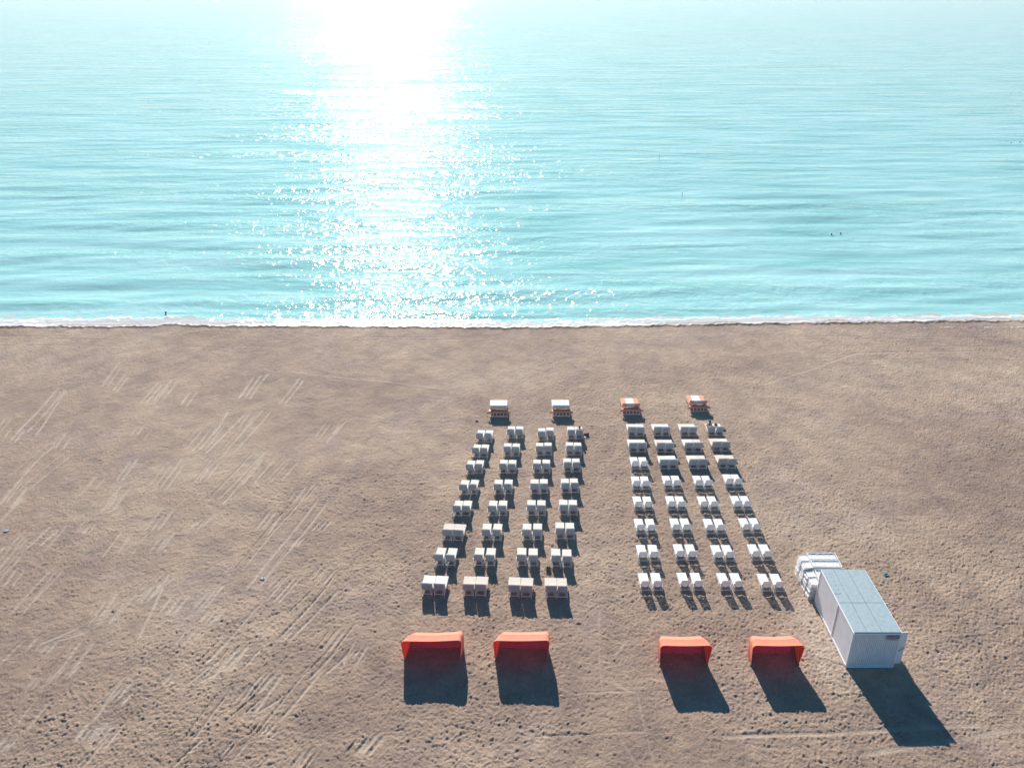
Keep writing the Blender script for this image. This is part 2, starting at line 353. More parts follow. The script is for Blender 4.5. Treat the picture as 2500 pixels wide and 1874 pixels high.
# ------------------------------------------------------------------ sea
SEA_Z = -.27
def sea_material():
    m = bpy.data.materials.new('turquoise_sea_water'); m.use_nodes = True; t = m.node_tree; N = t.nodes; Lk = t.links
    b = N['Principled BSDF']
    g = N.new('ShaderNodeNewGeometry')
    def mapn(sx, sy, sc, det=3, rough=.5, dist=0, rot=0):
        mp = N.new('ShaderNodeMapping'); mp.inputs['Scale'].default_value = (sx, sy, 1); mp.inputs['Rotation'].default_value = (0, 0, rot)
        Lk.new(g.outputs['Position'], mp.inputs[0])
        n = N.new('ShaderNodeTexNoise'); n.inputs['Scale'].default_value = sc; n.inputs['Detail'].default_value = det
        n.inputs['Roughness'].default_value = rough; n.inputs['Distortion'].default_value = dist
        Lk.new(mp.outputs[0], n.inputs['Vector']); return n.outputs['Fac']
    def math_(op, a, bb, cc=None):
        x = N.new('ShaderNodeMath'); x.operation = op
        for i, s_ in enumerate((a, bb, cc)):
            if s_ is None: continue
            if isinstance(s_, (int, float)): x.inputs[i].default_value = s_
            else: Lk.new(s_, x.inputs[i])
        return x.outputs[0]
    cr = N.new('ShaderNodeValToRGB'); e = cr.color_ramp.elements
    e[0].position = .38; e[0].color = (.22, .515, .50, 1); e[1].position = .64; e[1].color = (.47, .77, .77, 1)
    Lk.new(math_('MULTIPLY_ADD', mapn(.10, 1, .55, 4, .65, .3, R(-2)), .6, math_('MULTIPLY', mapn(.25, 1, .12, 4, .6, .3), .4)), cr.inputs[0])
    fo = N.new('ShaderNodeAttribute'); fo.attribute_name = 'foam'
    fn = mapn(.6, 1.6, 1.6, 6, .72, .6)
    fm = math_('SUBTRACT', math_('ADD', fo.outputs['Fac'], fn), 1.0)
    fm = N.new('ShaderNodeMapRange'); fm.inputs[1].default_value = 0; fm.inputs[2].default_value = .12
    Lk.new(math_('SUBTRACT', math_('ADD', fo.outputs['Fac'], fn), 1.0), fm.inputs[0])
    mx = N.new('ShaderNodeMix'); mx.data_type = 'RGBA'; Lk.new(fm.outputs[0], mx.inputs[0]); Lk.new(cr.outputs[0], mx.inputs[6]); mx.inputs[7].default_value = (.74, .75, .76, 1)
    fl = N.new('ShaderNodeAttribute'); fl.attribute_name = 'film'
    m2 = N.new('ShaderNodeMix'); m2.data_type = 'RGBA'; Lk.new(fl.outputs['Fac'], m2.inputs[0]); Lk.new(cr.outputs[0], m2.inputs[6]); m2.inputs[7].default_value = (.55, .52, .51, 1)
    Lk.new(m2.outputs[2], mx.inputs[6]); pass
    rg = math_('MULTIPLY_ADD', fm.outputs[0], .5, .085)
    wind = N.new('ShaderNodeMapRange'); wind.inputs[1].default_value = .42; wind.inputs[2].default_value = .68; wind.inputs[3].default_value = .55; wind.inputs[4].default_value = 1.7
    Lk.new(mapn(.12, 1, .09, 3, .6, .4, R(-2)), wind.inputs[0])
    w1 = math_('MULTIPLY', mapn(.24, 1, .20, 2, .45, .5, R(-3)), .62)
    w2 = math_('MULTIPLY', mapn(.80, 1, .60, 2, .45, .4, R(3)), .29)
    w3 = math_('MULTIPLY', mapn(1.3, 1, 1.5, 1, .4, .3, R(-5)), .080)
    w4 = math_('MULTIPLY', mapn(.9, 1, 4.0, 0, .5), .006)
    h = math_('ADD', w1, math_('MULTIPLY', wind.outputs[0], math_('ADD', w2, math_('ADD', w3, w4))))
    bp = N.new('ShaderNodeBump'); bp.inputs['Strength'].default_value = 1; bp.inputs['Distance'].default_value = 1.0
    Lk.new(h, bp.inputs['Height'])
    bq = N.new('ShaderNodeBump'); bq.inputs['Strength'].default_value = 1; bq.inputs['Distance'].default_value = .40
    Lk.new(h, bq.inputs['Height'])
    df = N.new('ShaderNodeBsdfDiffuse'); Lk.new(mx.outputs[2], df.inputs[0]); Lk.new(bq.outputs[0], df.inputs['Normal'])
    gl = N.new('ShaderNodeBsdfGlossy'); Lk.new(rg, gl.inputs['Roughness']); Lk.new(bp.outputs[0], gl.inputs['Normal']); gl.inputs[0].default_value = (1, 1, 1, 1)
    fr = N.new('ShaderNodeFresnel'); fr.inputs[0].default_value = 1.33; Lk.new(bp.outputs[0], fr.inputs['Normal'])
    fz = math_('MULTIPLY', fr.outputs[0], math_('MULTIPLY_ADD', fm.outputs[0], -.50, .68))
    ms = N.new('ShaderNodeMixShader'); Lk.new(fz, ms.inputs[0]); Lk.new(df.outputs[0], ms.inputs[1]); Lk.new(gl.outputs[0], ms.inputs[2])
    N.remove(b); Lk.new(ms.outputs[0], N['Material Output'].inputs[0])
    return m
ysea = [78.9]
while ysea[-1] < 6000:
    d = ysea[-1]; ysea.append(d + max(.16, .16 * (d / 90) ** 2.0))
ysea = np.array(ysea); sS = np.concatenate([[-12, -4, -2, -1.4], np.linspace(-1.15, 1.15, 520), [1.4, 2, 4, 12]])
hw = .6213 * (.8957 * ysea + 14.54) + 4
X = sS[None, :] * hw[:, None]; Y = np.repeat(ysea[:, None], len(sS), 1)
Z = np.zeros_like(X); wr_ = np.random.default_rng(3)
for k in range(34):
    lam = wr_.uniform(2.6, 8.5); th = wr_.normal(0, .13) - .04; kk = 2 * math.pi / lam; ph = wr_.uniform(0, 6.28)
    Z += (lam / 6) ** 1.1 * np.sin(kk * (Y * math.cos(th) + X * math.sin(th)) + ph + .8 * np.sin(X * .05 + k))
Z *= .013 * np.exp(-np.clip(Y - 85, 0, None) / 170)
ft = foamtop(X); q = Y - ft
swashf = np.clip(q / 5 + .1, 0, 1); Z *= swashf
Z += .10 * np.exp(-((q - .25) / .45) ** 2) * (.55 + .45 * np.sin(X * .33 + 1.3) * np.sin(X * .12))     # small spilling breaker
Z = SEA_Z + Z
lap = -np.clip((Y - shore(X)) * .085, -.2, 2.0) + .015       # thin sheet of water running up the sand
Z = np.maximum(Z, np.where(q < .8, lap, -9))
foam = np.where(q < 0, .43 + .10 * np.sin(X * .21), 1.0 * np.exp(-(np.clip(q - .1, 0, 9) / .55) ** 1.2) * (.72 + .25 * np.sin(X * .19 + 4) + .1 * np.sin(X * 1.3)))
film = np.clip((.35 - q) / .6, 0, 1)
foam += .25 * np.exp(-((Y - shore(X) - .55) / .22) ** 2)
run = shore(X) + .45 + .3 * np.sin(X * .4) + .2 * np.sin(X * 1.1 + 2)
Z = np.where(Y < run, Z - .15, Z)
sea = grid_object('sea_water', X, Y, Z, sea_material(), {'foam': np.clip(foam, 0, 1), 'film': film})
tag(sea, kind='structure')

# ------------------------------------------------------------------ sun loungers
def make_lounger(kind, cm=None, wide=False, name='sun_lounger'):
    root = empty(name)
    W = .58; hwid = W / 2; L = 1.27; zs = .31
    f = MB()
    for s in (-1, 1):
        f.tube([(s * (hwid - .02), .02, zs - .02), (s * (hwid - .02), .5, zs), (s * (hwid - .02), L, zs)], .02)
        f.tube([(s * hwid, .0, .09), (s * (hwid + .035), .10, .20), (s * (hwid + .045), .34, .27), (s * (hwid + .02), .62, .25)], .014)
    f.tube([(-hwid, 0, .10), (hwid, 0, .10)], .024); f.tube([(-hwid + .02, L, zs), (hwid - .02, L, zs)], .022)
    f.tube([(-hwid, .45, zs - .03), (hwid, .45, zs - .03)], .016)
    f.build('frame', M_white, root)
    for s, y0, y1 in ((-1, .0, .05), (1, .0, .05), (-1, L - .12, L - .2), (1, L - .12, L - .2)):
        lg = MB().tube([(s * (hwid + .015), y0 - (.05 if y0 < .1 else 0), -.06), (s * hwid, y0, .10), (s * (hwid - .03), y1, zs - .02)], [.020, .019, .017]); lg.build('leg', M_white, root)
    # seat of cross slats
    sp = MB(); n = 9; y0, y1 = .30, L - .02
    for i in range(n):
        a = y0 + (y1 - y0) * i / n; sp.box((0, a + (y1 - y0) / n / 2, zs + .012), (W - .07, (y1 - y0) / n - .012, .02))
    sp.build('seat_slats', M_slat, root)
    # backrest leaning toward the rear
    hb = Vector((0, .12, zs + .01)); tp = Vector((0, .01, .77)); dv = (tp - hb); Lb = dv.length; dv.normalize()
    M = Matrix((Vector((1, 0, 0)), dv, Vector((1, 0, 0)).cross(dv))).transposed().to_4x4()
    bk = MB(); nb = 7; bw = .555 if kind == 'cushion' else .50
    for i in range(nb):
        p = hb + dv * (Lb * (i + .5) / nb); wdt = bw - (.05 if i == nb - 1 else 0)
        bk.box(p, (wdt - .04, Lb / nb - .012, .014), M)
    for s in (-1, 1): bk.tube([hb + Vector((s * (bw / 2 - .01), 0, 0)), hb + dv * (Lb * .9) + Vector((s * (bw / 2 - .01), 0, 0)), tp + Vector((s * (bw / 2 - .05), 0, 0))], .017)
    bk.tube([tp + Vector((-(bw / 2 - .05), 0, 0)), tp + Vector((bw / 2 - .05, 0, 0))], .017)
    bk.tube([hb + Vector((-bw / 2, 0, 0)), hb + dv * .0 + Vector((0, -.03, -.03)), hb + Vector((bw / 2, 0, 0))], .015)
    bo = bk.build('backrest', M_back_shade if kind == 'cushion' else M_slat, root)
    for s in (-1, 1): MB().tube([hb + dv * (Lb * .35) + Vector((s * .2, -.01, 0)), (s * .2, .02, .11)], .012).build('support', M_white, root)
    if kind == 'cushion':
        cw = .73 if wide else .575
        cs = MB().box((0, (.22 + L + .01) / 2, zs + .072), (cw, L + .01 - .22, .09), bev=.022)
        cs.build('seat_cushion', cm, root, smooth=False)
        nv = dv.cross(Vector((1, 0, 0))); nv = nv if nv.y > 0 else -nv
        c2 = MB().box(hb + dv * (Lb * .53) + nv * .062 + Vector((0, 0, .03)), (cw - .02, Lb + .07, .085), M, bev=.022)
        c2.build('back_cushion', cm, root)
    return root
PROT = {}
def proto(kind, ci, wide):
    k = (kind, ci, wide)
    if k not in PROT: PROT[k] = [make_lounger(kind, M_cush[ci], wide), 0]
    r = PROT[k]; r[1] += 1
    return r[0] if r[1] == 1 else copy_tree(r[0])
def C(ox, oy, sc, rows): return [[((a + b) / 2 / sc + ox, y / sc + oy) for (a, b, y) in row] for row in rows]
LEFT = C(1100, 940, 6.32, [
 [(395,500,868),(520,635,868),(870,983,808),(1000,1115,808),(1345,1460,842),(1470,1590,832),(1800,1915,822),(1930,2040,825)],
 [(330,440,1100),(450,570,1102),(815,930,1080),(940,1060,1085),(1315,1430,1078),(1440,1560,1074),(1780,1900,1072),(1905,2020,1074)],
 [(240,345,1368),(370,490,1362),(750,865,1355),(880,1005,1355),(1270,1390,1350),(1405,1535,1352),(1745,1865,1332),(1880,1995,1334)]]) + \
 C(1030, 1140, 5.267, [
 [(480,580,348),(600,705,347),(920,1030,341),(1050,1155,342),(1395,1495,338),(1515,1615,336),(1790,1895,327),(1910,2010,326)],
 [(395,500,625),(505,625,626),(845,960,625),(975,1090,623),(1350,1460,618),(1475,1585,620),(1760,1880,612),(1890,1995,614)],
 [(265,385,938),(400,530,942),(765,880,936),(900,1020,938),(1290,1400,935),(1425,1540,934),(1720,1830,918),(1850,1960,920)],
 [(155,280,1260),(300,430,1265),(665,785,1262),(810,940,1266),(1220,1335,1262),(1365,1490,1268),(1665,1780,1272),(1805,1925,1278)]]) + \
 C(980, 1340, 5.027, [[(240,385,553),(390,545,560),(757,885,566),(900,1045,572),(1312,1450,578),(1458,1610,585),(1775,1895,585),(1910,2035,588)]])
RIGHT = C(1480, 940, 5.978, [
 [(330,425,742),(443,545,742),(705,805,738),(820,920,740),(1095,1195,740),(1210,1310,740),(1490,1582,735),(1610,1695,740)],
 [(345,445,975),(470,570,975),(750,850,976),(870,970,978),(1155,1260,972),(1285,1390,973),(1560,1660,962),(1685,1790,962)],
 [(380,470,1225),(510,600,1225),(795,900,1220),(920,1030,1219),(1220,1330,1215),(1350,1460,1214),(1645,1755,1208),(1775,1885,1211)]]) + \
 C(1520, 1140, 5.53, [
 [(140,240,295),(265,365,295),(570,660,286),(690,785,286),(985,1080,286),(1110,1210,286),(1400,1490,266),(1515,1610,268)],
 [(170,265,576),(300,400,578),(620,715,573),(745,850,575),(1055,1155,572),(1185,1295,573),(1505,1610,568),(1635,1740,570)],
 [(190,295,893),(335,445,893),(675,780,886),(815,925,888),(1135,1240,890),(1275,1385,892),(1630,1730,880),(1760,1870,881)],
 [(215,330,1265),(370,485,1263),(725,840,1251),(885,1000,1251),(1240,1350,1262),(1390,1505,1262),(1750,1860,1250),(1900,2015,1251)]]) + \
 C(1520, 1320, 5.027, [[(220,335,606),(370,490,606),(705,825,601),(865,990,603),(1200,1325,603),(1365,1485,603),(1700,1830,612),(1860,1985,612)]])
lr = random.Random(3)
LOUNGERS = {}
for bi, (blk, tab) in enumerate((('left', LEFT), ('right', RIGHT))):
    for r, row in enumerate(tab):
        for i, (px, py) in enumerate(row):
            c = i // 2; s = i % 2
            if bi == 0:
                kind = 'cushion'; wide = (r == 7 and not (c == 3 and s == 1)) or (r == 5 and c == 0)
                ci = 1 if (r == 7 and c == 0) or r < 1 else (2 if r == 7 or (r == 5 and c == 0) else 0)
                yaw = -R((6.0, 4.0, 3.0, 2.0)[c]) + R(lr.uniform(-.8, .8))
            else:
                bare = r > 2 or (r == 2 and c == 0)
                kind = 'bare' if bare else 'cushion'; wide = not bare and not (r == 0 and c == 3)
                ci = 0 if bare else (2 if (r, c, s) in ((1, 1, 0), (1, 2, 1), (2, 3, 0), (2, 3, 1), (2, 2, 1), (1, 3, 0)) else (1 if (r + i) % 2 else 0))
                yaw = R(lr.uniform(-1.0, 1.0)) + R((0, 1, 1.5, 2.0)[c]) * (1 if not bare else .6)
            p = ground(px, py, .09)
            o = proto(kind, ci, wide)
            o.location = (p.x, p.y, zlow(p.x, p.y + .6) + .0); o.rotation_euler = (0, 0, yaw)
            look = 'bare white' if kind == 'bare' else ('wide ' if wide else '') + ('cream', 'pale', 'beige')[ci] + '-cushioned'
            tag(o, f"{('left', 'right')[s]} {look} lounger of pair, {blk} block, {ORD[c]} column from left, {ORD[r]} row from sea".replace('wide ', 'wide '),
                'sun lounger', 'sun loungers set out in pairs on the sand')
            LOUNGERS[(bi, r, i)] = o

# ------------------------------------------------------------------ clamshell beach cabanas (open hoods)
def face_out(o, c=Vector((0, -.1, .4))):
    me = o.data; bad = sum(((p.center - c).dot(p.normal)) for p in me.polygons)
    if bad < 0: me.flip_normals()
def make_cabana(px_l, px_r, py, Rh, front, backs, lean, label, skew=0.0, wr=0, taper=.18, shear=.0):
    a, b = ground(px_l, py), ground(px_r, py); cx = (a.x + b.x) / 2; hw_ = (b.x - a.x) / 2
    root = empty('beach_cabana', (cx, a.y, -.03), 0)
    tag(root, label, 'beach cabana', 'orange clamshell cabanas nearest the camera')
    def hoop(ang, sc=1.0, dh=0.0):
        pts = []; n = 7; rad = .21; top = Rh * sc; w2 = hw_ + .10
        prof = [(-hw_, 0.0), (-hw_ - .03, top * .25), (-hw_ - .06, top * .5), (-w2, top - rad)]
        for k in range(1, n + 1):
            t = math.pi - math.pi / 2 * k / n; prof.append((-w2 + rad + rad * math.cos(t), top - rad + rad * math.sin(t)))
        m = 13
        for k in range(1, m):
            u = k / m; sag = -.035 * math.sin(math.pi * u) * (1 + .5 * wr)
            prof.append(((-w2 + rad) * (1 - u) + (w2 - rad) * u, top + sag + skew * (u - .5) * .6))
        right = [(-x, z) for x, z in prof[:4 + n]][::-1]
        prof += [(x, z + (skew * .3 if z > top * .6 else 0)) for x, z in right]
        prof[4:4 + n] = [(x, z - skew * .3) for x, z in prof[4:4 + n]]
        for x, z in prof: y = z * math.sin(ang); pts.append(Vector((x * (1 - taper * max(y, 0)) + shear * max(y, 0), y, z * math.cos(ang) + dh)))
        return pts
    angs = [-front] + backs
    hoops = [hoop(R(g)) for g in angs]
    rw = random.Random(int(px_l))
    # fabric: one canopy sheet, finely subdivided between hoops with slack and wrinkles
    rows = []; seams = []
    for i in range(len(hoops) - 1):
        sub = 6
        for k in range(sub + (1 if i == len(hoops) - 2 else 0)):
            u = k / sub; sl = 1 - .018 * math.sin(math.pi * u) * (1.2 if i > 1 else .3)
            rows.append([(p * (1 - u) + q_ * u) * sl + Vector((0, 0, rw.uniform(-.002, .002) * (1 + wr))) for p, q_ in zip(hoops[i], hoops[i + 1])])
    vs = [p for row in rows for p in row]; n = len(rows[0])
    fs = [(r * n + k, r * n + k + 1, (r + 1) * n + k + 1, (r + 1) * n + k) for r in range(len(rows) - 1) for k in range(n - 1)]
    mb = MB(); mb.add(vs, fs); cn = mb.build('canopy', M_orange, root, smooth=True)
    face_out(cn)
    cn.data.set_sharp_from_angle(angle=R(11))
    top = hoops[-1]; cr_ = []; zt = max(p.z for p in top)
    for u in (0, .25, .5, .75, 1):
        cr_.append([Vector((p.x * (1 - .01 * u), p.y + (.10 * u + .02 * math.sin(p.x * 9) * u) * (p.z / zt), p.z * (1 - u) - .04 * u)) for p in top])
    vs = [p for row in cr_ for p in row]; mc = MB(); mc.add(vs, [(r * n + k, r * n + k + 1, (r + 1) * n + k + 1, (r + 1) * n + k) for r in range(4) for k in range(n - 1)])
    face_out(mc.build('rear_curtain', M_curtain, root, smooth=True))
    for i, h in enumerate(hoops):
        MB().tube([Vector((p.x * .992, p.y, p.z * .985)) for p in h], .010, 5).build('hoop', M_orange_seat if i < 3 else M_steel, root, smooth=True)
    for s in (-1, 1):
        MB().tube([(s * hw_, 0, -.06), (s * hw_, -.01, .22)], .02).box((s * hw_, 0, .10), (.05, .09, .12)).build('pivot_bracket', M_steel, root)
    return root
make_cabana(987, 1124, 1612, 1.52, 3, [17, 33], 0, 'leftmost orange beach cabana with a sagging creased roof, on open sand', skew=.10, wr=1, shear=.38)
make_cabana(1209, 1336, 1612, 1.53, 3, [17, 33], 0, 'orange cabana right of the sagging creased one, third from the right', skew=.03, shear=.30)
make_cabana(1611, 1727, 1624, 1.55, 4, [16, 32], 0, 'smooth orange cabana left of the one beside the container', shear=-.13)
make_cabana(1833, 1949, 1624, 1.55, 4, [16, 32], 0, 'rightmost orange cabana, next to the white container', shear=-.13)

# ------------------------------------------------------------------ double daybeds in the row nearest the sea
def make_daybed(px, py, striped, label):
    p = ground(px, py); root = empty('daybed', (p.x, p.y, zlow(p.x, p.y + .8)), R(0))
    tag(root, label, 'daybed', 'double daybeds with folded hoods nearest the sea')
    W = 1.46; Dp = 1.95; zs = .42
    f = MB()
    for z in (.03, zs - .03): f.box((0, 0, z), (W, .06, .06))
    for k in range(6): f.box((-W / 2 + .03 + (W - .06) * k / 5, 0, zs / 2), (.05, .05, zs - .12))
    f.build('rear_panel', M_white, root)
    f = MB()
    for s in (-1, 1): f.box((s * (W / 2 - .03), Dp / 2 + .03, zs - .03), (.06, Dp - .06, .08))
    f.box((0, Dp + .03, zs - .03), (W, .06, .08)); f.build('frame', M_white, root)
    for s in (-1, 1): MB().box((s * (W / 2 - .05), Dp - .05, zs / 2 - .05), (.07, .07, zs)).build('leg', M_white, root)
    cells = [(-W / 2, -W * .24), (-W * .24, W * .24), (W * .24, W / 2)]
    for k, (a, b_) in enumerate(cells):
        m = (M_orange_seat if k != 1 else M_cush[1]) if striped else M_cush[1]
        MB().box(((a + b_) / 2, .62 + (Dp - .6) / 2, zs + .06), (b_ - a - .006, Dp - .6, .11), bev=.02).build('seat_cushion', m, root)
    hb = Vector((0, .55, zs + .03)); tp = Vector((0, .22, .86)); dv = (tp - hb); Lb = dv.length; dv.normalize()
    M = Matrix((Vector((1, 0, 0)), dv, Vector((1, 0, 0)).cross(dv))).transposed().to_4x4()
    for k, (a, b_) in enumerate(cells):
        m = (M_orange_seat if k != 1 else M_cush[1]) if striped else M_cush[1]
        MB().box((hb + tp) / 2 + Vector(((a + b_) / 2, .03, .02)), (b_ - a - .006, Lb, .10), M, bev=.02).build('back_cushion', m, root)
    fr = MB()
    q0 = hb + dv * .02 + Vector((0, -.07, 0)); q1 = hb + dv * (Lb * .72) + Vector((0, -.05, 0))
    fr.tube([q0 + Vector((-W * .42, 0, 0)), q1 + Vector((-W * .42, 0, 0)), q1 + Vector((W * .42, 0, 0)), q0 + Vector((W * .42, 0, 0))], .022)
    fr.build('backrest_frame', M_white, root)
    # folded hood: gathered fabric bundle over collapsed hoops, drooping at both ends
    rr = random.Random(int(px)); n = 26; vs = []; m_ = 9; fs = []
    for i in range(n + 1):
        u = -1 + 2 * i / n; x = u * .93; droop = -.10 * abs(u) ** 4; k = .085 if abs(u) < .8 else (.085 + .05 * (abs(u) - .8) * 3)
        if abs(u) > .97: k = .03
        for j in range(m_):
            t = 2 * math.pi * j / m_; rad = k * (1 + .28 * math.sin(i * 1.9 + j * 2.3) + rr.uniform(-.15, .15))
            vs.append((x, -.09 + rad * math.cos(t) * 1.2, .50 + droop + rad * math.sin(t)))
    for i in range(n):
        for j in range(m_): fs.append((i * m_ + j, i * m_ + (j + 1) % m_, (i + 1) * m_ + (j + 1) % m_, (i + 1) * m_ + j))
    fs += [tuple(range(m_)), tuple(n * m_ + j for j in range(m_))]
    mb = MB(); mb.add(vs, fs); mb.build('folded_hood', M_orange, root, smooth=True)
    for s in (-1, 1):
        MB().tube([(s * .80, .35, zs), (s * .93, .1, .48), (s * .95, -.12, .36), (s * .90, -.2, .12)], .016).build('hoop_end', M_steel, root)
    return root
make_daybed(1217, 1017, False, 'leftmost white daybed with crumpled orange hood, nearest the sea')
make_daybed(1370, 1016, False, 'white daybed with crumpled orange hood, second from left near the sea')
make_daybed(1541, 1012, True, 'orange and white striped daybed left of its twin near the sea')
make_daybed(1705, 1005, True, 'rightmost orange and white striped daybed near the sea')

# ------------------------------------------------------------------ storage container
X0, X1, Y0, Y1, ZT = 17.57, 20.07, 32.25, 37.3, 2.42
ctn = empty('storage_container', ((X0 + X1) / 2, (Y0 + Y1) / 2, 0)); tag(ctn, 'large white corrugated storage container with blue-grey roof standing on the sand', 'container')
OC = Vector(((X0 + X1) / 2, (Y0 + Y1) / 2, 0))
def loc(x, y, z): return Vector((x, y, z)) - OC
def corrugated(p0, p1, z0, z1, n, depth, nrm):
    p0, p1, nrm = Vector(p0), Vector(p1), Vector(nrm); vs = []; prof = []
    for k in range(n):
        a = k / n; prof += [(a + .00 / n, 0), (a + .58 / n, 0), (a + .68 / n, -depth), (a + .90 / n, -depth)]
    prof.append((1, 0))
    for u, d in prof:
        q_ = p0 * (1 - u) + p1 * u + nrm * d; vs += [q_ + Vector((0, 0, z0)), q_ + Vector((0, 0, z1))]
    return MB().add(vs, [(2 * k, 2 * k + 2, 2 * k + 3, 2 * k + 1) for k in range(len(prof) - 1)])
pz = .07
w0 = corrugated(loc(X0 + pz, Y0 + .015, 0), loc(X1 - pz, Y0 + .015, 0), .16, ZT - .10, 23, .075, (0, -1, 0)); w0.build('front_wall', M_wall, ctn)
ym = 34.5
corrugated(loc(X0 + .015, Y0 + pz, 0), loc(X0 + .015, ym - .04, 0), .16, ZT - .10, 26, .045, (-1, 0, 0)).build('side_wall', M_wall, ctn)
corrugated(loc(X0 + .015, ym + .04, 0), loc(X0 + .015, Y1 - pz, 0), .16, ZT - .10, 30, .045, (-1, 0, 0)).build('side_wall', M_wall, ctn)
corrugated(loc(X0 + pz, Y1 - .015, 0), loc(X1 - pz, Y1 - .015, 0), .16, ZT - .10, 27, .035, (0, 1, 0)).build('rear_wall', M_wall, ctn)
corrugated(loc(X1 - .015, Y0 + pz, 0), loc(X1 - .015, Y1 - pz, 0), .16, ZT - .10, 50, .03, (1, 0, 0)).build('side_wall', M_wall, ctn)
for x, y in ((X0, Y0), (X1, Y0), (X0, Y1), (X1, Y1)):
    sx = .04 if x == X0 else -.04; sy = .04 if y == Y0 else -.04
    MB().box(loc(x + sx, y + sy, ZT / 2 - .005), (.09, .09, ZT - .02), bev=.008).build('corner_post', M_post, ctn)
MB().box(loc(X0 + .02, ym, ZT / 2), (.07, .075, ZT - .3)).build('middle_post', M_post, ctn)
bs = MB()
for y in (Y0, Y1): bs.box(loc((X0 + X1) / 2, y + (.03 if y == Y0 else -.03), .10), (X1 - X0 - .19, .10, .13))
for x in (X0, X1): bs.box(loc(x + (.03 if x == X0 else -.03), (Y0 + Y1) / 2, .10), (.10, Y1 - Y0 - .19, .13))
bs.build('base_rail', M_post, ctn)
tr = MB()
for y in (Y0, Y1): tr.box(loc((X0 + X1) / 2, y + (.035 if y == Y0 else -.035), ZT - .065), (X1 - X0 - .19, .09, .09))
for x in (X0, X1): tr.box(loc(x + (.035 if x == X0 else -.035), (Y0 + Y1) / 2, ZT - .065), (.09, Y1 - Y0 - .19, .09))
tr.build('top_rail', M_post, ctn)
rf = MB(); xs = [X0 + .03, X0 + .70, X0 + 1.47, X1 - .03]; yss = [Y0 + .02, ym, Y1 - .02]
for i in range(3):
    for j in range(2): rf.box(loc((xs[i] + xs[i + 1]) / 2, (yss[j] + yss[j + 1]) / 2, ZT + .004), (xs[i + 1] - xs[i] - .018, yss[j + 1] - yss[j] - .02, .03), bev=.006)
roof = rf.build('roof', M_roof, ctn)
sm_ = MB()
for x in xs[1:3]: sm_.box(loc(x, (Y0 + Y1) / 2, ZT - .002), (.03, Y1 - Y0 - .1, .03))
sm_.box(loc((X0 + X1) / 2, ym, ZT - .004), (X1 - X0 - .1, .045, .028)); sm_.build('roof_seam', M_seam, roof)
M_rust = mat('rusty_rivet', (.28, .09, .04), .8)
rv = MB()
for k in range(6):
    for x in (X0 + .10, X0 + .36): rv.box(loc(x, 35.25 + k * .33, ZT + .025), (.035, .035, .016))
rv.build('rivets', M_rust, roof)
MB().box(loc(X0 + .23, 35.22, ZT + .022), (.26, .015, .008)).build('patch_edge', M_seam, roof)
# door leaves folded out on the right side
for k, y in enumerate((Y0 + .12, ym + .05)):
    wdt = .34 if k == 0 else .20
    dl = MB().box(loc(X1 + .03 + wdt / 2, y, 1.30), (wdt, .055, 2.14), bev=.01)
    for z in (.75, 1.3, 1.85): dl.box(loc(X1 + .03 + wdt / 2, y - .036, z), (wdt - .05, .016, .05))
    d_ = dl.build('door', M_post, ctn)
    MB().tube([loc(X1 + .03 + wdt * .2, y - .05, 1.10), loc(X1 + .06 + wdt * .3, y - .12, 1.30), loc(X1 + .03 + wdt * .9, y - .10, 1.36)], .014).build('handle', M_dark, d_)
    hg = MB()
    for z in (.5, 1.3, 2.1): hg.tube([loc(X1 + .015, y, z - .06), loc(X1 + .015, y, z + .06)], .018)
    hg.build('hinge', M_steel, d_)
# sign plate under the roof edge, with its illegible lines of print
M_plate = mat('sign_plate', (.50, .50, .55), .5); M_sred = mat('sign_red_print', (.30, .09, .12), .6); M_sblue = mat('sign_navy_print', (.02, .04, .09), .6)
sg = MB(); sx0 = X1 - .78; sz = ZT - .34
sg.box(loc(sx0 + .33, Y0 - .045, sz + .04), (.68, .012, .27), mi=0)
so_ = sg.build('sign', [M_plate], ctn)
MB().box(loc(sx0 + .33, Y0 - .054, sz + .135), (.66, .004, .055)).box(loc(sx0 + .33, Y0 - .054, sz + .045), (.66, .004, .035)).box(loc(sx0 + .36, Y0 - .054, sz - .07), (.42, .004, .02)).build('dark_band', M_sblue, so_)
rb = random.Random(2); tx = MB(); xx = sx0 + .10
while xx < sx0 + .52:
    ww = rb.uniform(.018, .04); tx.box(loc(xx + ww / 2, Y0 - .058, sz + .130), (ww, .004, .034)); xx += ww + .012
xx = sx0 + .05
while xx < sx0 + .60:
    ww = rb.uniform(.02, .05); tx.box(loc(xx + ww / 2, Y0 - .058, sz - .025), (ww, .004, .02)); xx += ww + .015
tx.build('lettering', M_sred, so_)

